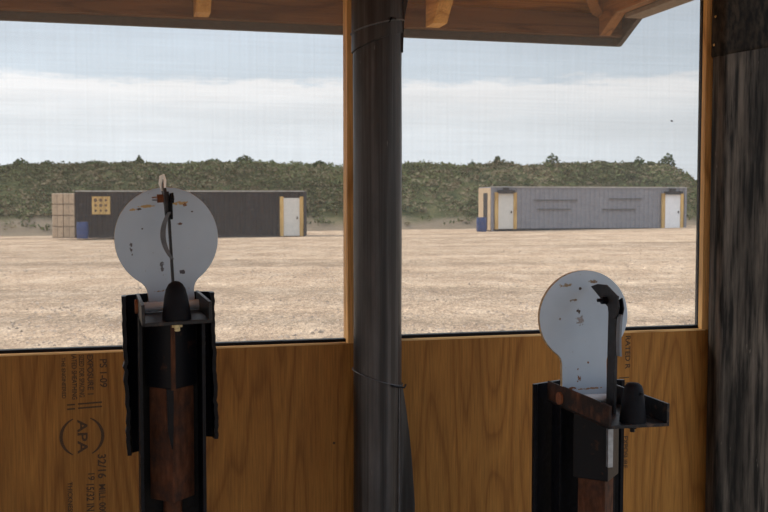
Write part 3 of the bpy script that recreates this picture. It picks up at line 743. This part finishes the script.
# ------------------------------------------------------------------ the two steel disc targets
CH = (.05, .035, .03); RU = (.20, .085, .035); YE = (.42, .30, .13)
def stand(pos, yaw, roll, aroll, z_floor, dz_c, R_, rx, length, arm_top, head_scale, spots, label, two=False, neck=.0398):
    t = empty('steel_target', (pos[0], pos[1], 0), yaw); tag(t, label, 'target', 'steel disc targets inside the hut')
    Z = z_floor
    RL = Matrix.Translation((0, 0, Z)) @ Matrix.Rotation(roll * (1 if two else .45), 4, 'Y')
    RP = Matrix.Translation((-.010 if two else .003, 0, Z)) @ Matrix.Rotation(roll if not two else math.radians(-1.1), 4, 'Y')
    RA = Matrix.Translation((0.0 if two else .002, 0, Z)) @ Matrix.Rotation(roll * (1 if two else .75), 4, 'Y')
    # plate outline: disc, fillets, neck
    pts = []; cz = dz_c
    a_n = math.asin(min(.95, (neck + .006) / rx))
    a_n = a_n + .05
    n = 64
    start = -PI/2 + a_n; end = 3*PI/2 - a_n
    for i in range(n + 1):
        a = start + (end - start) * i / n; pts.append((rx * math.cos(a), cz + R_ * math.sin(a)))
    # fillet on the left (after the arc) down to the neck, then the foot, then the right fillet
    pl = pts[-1]; fl = []
    for i in range(1, 7):
        u = i / 6; x = pl[0] * (1 - u) ** 2 + 2 * u * (1 - u) * (-neck - .001) + u * u * (-neck); z = pl[1] * (1 - u) ** 2 + 2 * u * (1 - u) * (pl[1] - .008) + u * u * (pl[1] - .020)
        fl.append((x, z))
    fl.append((-neck, .004)); full = pts + fl + [(-x, z) for x, z in reversed(fl)]
    th = .0095
    mb = MB(); mb.prism(full, -th/2, th/2, 'y')
    M = RP @ Matrix.Identity(4)
    pm = plate_mat('white_painted_plate', spots)
    pl_ = mb.build('disc_plate', pm, t, bevel=.0012); pl_.matrix_local = M
    pl_.data.materials.append(M_plate_edge)
    for p in pl_.data.polygons:
        if abs(p.normal.y) < .5: p.material_index = 1
    hw = .061 if two else .0555
    ft = .034 if two else .027
    # hinge pipe and pin
    hb = MB().cyl((-.049, -.002, .008), (.049, -.002, .008), .0088, 20).build('hinge_pipe', M_pipe, t, smooth=True); hb.matrix_local = RL
    pin = MB().cyl((-hw - .005, -.002, .010), (-hw - .0002, -.002, .010), .0125, 18).cyl((hw, -.002, .010), (hw + .005, -.002, .010), .010, 18).cyl((-hw - .005, -.002, .010), (hw + .004, -.002, .010), .004, 10)
    pin = pin.build('hinge_pin', M_rustpin, t, smooth=True); pin.matrix_local = RL
    # channel tray: floor and two flanges, open towards the viewer
    y0, y1 = -length + .06, .062
    tr = MB().box(-hw, y0, -.008, hw, y1, -.002).build('tray_floor', M_tray, t, bevel=.0008); tr.matrix_local = RL
    for s in (-1, 1):
        f = MB().box(min(s*hw, s*(hw-.0055)), y0, -.008, max(s*hw, s*(hw-.0055)), y1, ft).build('flange', M_rust2 if s < 0 and two else M_tray, t, bevel=.0008); f.matrix_local = RL
    # bumper: rounded rubber cone with a nut below the tray
    by = y0 + .026
    bmp = MB().lathe(([(.0235, -.002), (.0232, .004), (.0215, .018), (.0190, .035), (.0160, .048), (.0115, .0560), (.0060, .0600), (.0008, .0612)] if not two else [(.0240, -.002), (.0238, .004), (.0222, .022), (.0200, .042), (.0180, .056), (.0150, .0645), (.0095, .0690), (.0008, .0702)]), 28, Matrix.Translation((0.001, by, 0))).build('bumper', M_rubber, t, smooth=True); bmp.matrix_local = RL
    if two:
        h_ = MB().cyl((.006, by - .0215, .052), (.006, by - .0150, .052), .0026, 10).build('bolt_hole', M_blackmetal, bmp)
    nm = M_blackmetal if two else M_brass
    nut = MB().lathe([(.0085, -.0145), (.0085, -.0082)], 6, Matrix.Translation((.001, by, 0))).lathe([(.0045, -.021), (.0045, -.0145)], 12, Matrix.Translation((.001, by, 0))).build('nut', nm, t); nut.matrix_local = RL
    # upright trip arm: flat bar, with a hooked head bolted near the top
    ya, yb = -.110 * head_scale, -.080 * head_scale
    zb = arm_top - .048
    ah = .003 if two else .0019
    arm = MB().box(-ah, ya, -.002, ah, yb, zb + .03).build('trip_arm', M_arm, t, bevel=.0006); arm.matrix_local = RA
    hp = [(-.012, .227), (-.040, .234), (-.074, .235), (-.118, .217), (-.125, .198), (-.120, .180), (-.108, .1735), (-.092, .1765), (-.086, .186), (-.084, .194)]
    hp = [(y * head_scale, z - .235 + arm_top) for y, z in hp]
    hd = MB().prism(hp, -.0065, -ah, 'x').build('hook_head', M_arm, arm)
    MB().prism([(y - .0015, z - .003) for y, z in hp[3:9]] + [(-.095 * head_scale, hp[3][1] - .014)], ah, .0055, 'x').build('hook_catch', M_blackmetal, arm)
    bz = arm_top - .029; byy = -.078 * head_scale
    MB().cyl((-.0165, byy, bz), (-.0066, byy, bz), .0080, 6).build('nut', M_rustpin if not two else M_blackmetal, arm)
    MB().cyl((-.025, byy, bz), (.012, byy, bz), .0035, 12).build('bolt', M_zinc if not two else M_blackmetal, arm, smooth=True)
    MB().cyl((.0078, byy, bz), (.0105, byy, bz), .0088, 18).build('washer', M_blackmetal, arm, smooth=True)
    # rubber return strap along the arm
    mb = MB(); rings = []
    zA, zB = (arm_top - .052, arm_top - .130)
    for i in range(15):
        u = i / 14; z = zA + (zB - zA) * u; bow = (-.013 if not two else -.002) * math.sin(PI * min(1, u * 1.0)) ** .8
        y = (ya - .012); w_ = .0065 if two else .005; tk = .0022 if two else .0042 * (.6 + .4 * math.sin(PI * u))
        rings.append([(bow - tk, y - w_, z), (bow + tk, y - w_, z), (bow + tk, y + w_, z), (bow - tk, y + w_, z)])
    mb.loft(rings); s_ = mb.build('return_strap', M_strap if two else M_gasket, t, smooth=False); s_.matrix_local = RA
    if not two:
        # white plastic loop hooked over the head
        mb = MB(); mb.tube([(-.0075, -.062, arm_top - .016), (-.010, -.066, arm_top - .004), (-.0085, -.070, arm_top + .007), (-.005, -.074, arm_top + .009), (-.003, -.078, arm_top + .001), (-.004, -.08, arm_top - .012)], [.0022, .0032, .0034, .0030, .0025, .002], 8)
        l = mb.build('cable_loop', M_white, t, smooth=True); l.matrix_local = RA
    # armour plate on the far side: shallow V with torch-cut edges
    AR = Matrix.Translation((.011 if two else 0, 0, Z)) @ Matrix.Rotation(aroll, 4, 'Y')
    zl, zr = (-.262, -.245) if not two else (-.75, -.75)
    hwA = .0815 if not two else .1020
    tA = .024 if not two else .029
    def wing(s, zlow):
        mb = MB(); rings = []
        n = 34
        for i in range(n + 1):
            z = tA + (zlow - tA) * i / n; j = .0042 * noise.noise((i * 2.7, s * 3, 2)) * (0 if two else 1)
            rings.append([(s * .0, .110, z), (s * (hwA + j), .068, z), (s * (hwA + j), .060 - (.0 if two else .018), z), (s * (hwA - .007 + j), .060 - (.0 if two else .018), z), (s * (hwA - .010), .063, z), (s * 0, .102, z)])
        mb.loft(rings); o = mb.build('armour_plate', M_blackmetal, t); o.matrix_local = AR
    wing(-1, zl); wing(1, zr)
    # black channel column behind the tube, open towards the viewer
    cb = -.62
    col = MB().prism([(-.056, -.035), (-.050, -.035), (-.050, .044), (.050, .044), (.050, -.035), (.056, -.035), (.056, .050), (-.056, .050)] if not two else
                     [(-.056, .010), (-.050, .010), (-.050, .044), (.050, .044), (.050, -.010), (.056, -.010), (.056, .050), (-.056, .050)], Z - 1.0, Z - .0095, 'z').build('column', M_blackmetal, t, bevel=.0008)
    # square tube turned on its corner, black sleeve over its top
    R45 = Matrix.Rotation(PI/4, 4, 'Z')
    a_ = .0275; zs = Z - (.133 if not two else .139); ze = Z - (.332 if not two else .55); ty = 0 if not two else -.036
    MB().box(-a_, -a_, ze, a_, a_, Z - .02, Matrix.Translation((0, ty, 0)) @ R45).build('square_tube', M_rust, t, bevel=.002)
    b2 = .0315 if not two else .0350
    MB().box(-b2, -b2, zs, b2, b2, Z - .0095, Matrix.Translation((0, ty, 0)) @ R45).build('sleeve', M_sleeve, t, bevel=.002)
    tf = 0 if not two else ty - .005
    MB().box(-.0038, -.0520 + tf, zs + (.0 if not two else .03), (.0038 if not two else .007), -.0430 + tf, Z - .012 - (.0 if not two else .022)).build('weld_tab', M_rust if not two else M_zinc, t, bevel=.001)
    if not two:
        mb = MB(); mb.loft([[(-.011, -.036, zs), (.001, -.0415, zs), (.001, -.034, zs), (-.011, -.029, zs)], [(-.009, -.0355, zs - .075), (-.0, -.0415, zs - .075), (-.0, -.034, zs - .075), (-.009, -.029, zs - .075)], [(-.003, -.038, zs - .105), (-.001, -.0395, zs - .105), (-.001, -.034, zs - .105), (-.003, -.033, zs - .105)]])
        mb.build('paint_drip', M_blackmetal, t)  # black paint drip on the tube, modelled as a raised tapered sliver
    # pole and foot
    MB().cyl((0, ty, .012), (0, ty, ze + .05), .0165, 20).build('pole', M_rust, t, smooth=True)
    MB().box(-.20, -.20, 0, .20, .20, .012).build('base_plate', M_rust, t, bevel=.002)
    for k in range(4):
        r = Matrix.Rotation(k * PI/2, 4, 'Z'); MB().prism([(.015, .012), (.15, .012), (.015, .15)], -.003, .003, 'y', r).build('brace', M_rust, t)
    return t

pA = at(170.5, 300, 1.745)
sp1 = [(-.052, .180, .010, .0032, YE, .5), (-.030, .184, .018, .0035, YE, .5), (.026, .186, .020, .0042, YE, .6), (.035, .182, .005, .004, RU, .8), (-.043, .180, .006, .003, CH, .8),
       (.024, .150, .006, .003, (.12, .07, .06), .6), (-.061, .112, .003, .014, (.10, .10, .12), 1.0), (-.012, .078, .004, .016, (.10, .11, .13), 1.0), (.022, .066, .007, .0055, (.06, .06, .08), .5),
       (-.04, .146, .003, .002, CH, .5), (.0, .036, .04, .0022, (.28, .17, .09), .9), (.046, .17, .003, .002, CH, .5)]
z1 = at(174, 313, 1.70).z
c1 = at(165.5, 240, 1.745)
stand((pA.x, pA.y), math.radians(16), math.radians(-3.8), math.radians(-1.2), z1, c1.z + .0035 - z1, .0890, .0885, .215, at(168, 184, 1.66).z + .006 - z1, .78, sp1,
      'tall steel disc target, seen straight from behind, in front of the left window')
pB = at(588.5, 380, 1.98)
z2 = 1.203
c2 = at(583.5, 316, 1.98)
sp2 = [(-.040, .236, .016, .005, (.26, .20, .12), .9), (-.008, .228, .0045, .004, CH, .4), (-.022, .205, .012, .004, (.16, .13, .10), 1.0), (-.012, .183, .006, .006, CH, .9),
       (-.009, .165, .010, .012, (.22, .22, .24), 1.1), (-.052, .170, .004, .003, (.2, .17, .15), .8), (.008, .080, .003, .003, RU, .5), (-.014, .068, .003, .003, RU, .6), (-.012, .050, .006, .008, RU, 1.2),
       (-.03, .030, .012, .004, RU, 1.0), (.01, .028, .035, .0025, (.30, .17, .09), .9), (-.025, .014, .02, .004, RU, .9), (.02, .012, .02, .004, RU, .9), (.02, .242, .012, .004, (.2, .15, .1), 1.0)]
stand((pB.x, pB.y), math.radians(15), math.radians(0.8), 0, z2, c2.z - z2, .0915, .0955, .262, .2405, 1.0, sp2,
      'lower steel disc target with hooked black arm, in front of the right window', two=True, neck=.0485)
# steel target 2 hook_head reaches the disc; keep everything else clear

# a dry leaf scrap caught on the right screen
p = P(671.5, 121, .03); mb = MB(); mb.lathe([(.0004, -.001), (.0035, 0), (.0006, .0012)], 8, Matrix.Translation((p.x, .0285, p.z)) @ Matrix.Rotation(PI/2, 4, 'X'), 1.3, .6)
o = mb.build('dry_speck', M_blk, M=WM); tag(o, 'tiny dark speck of debris caught high on the right insect screen', 'debris')
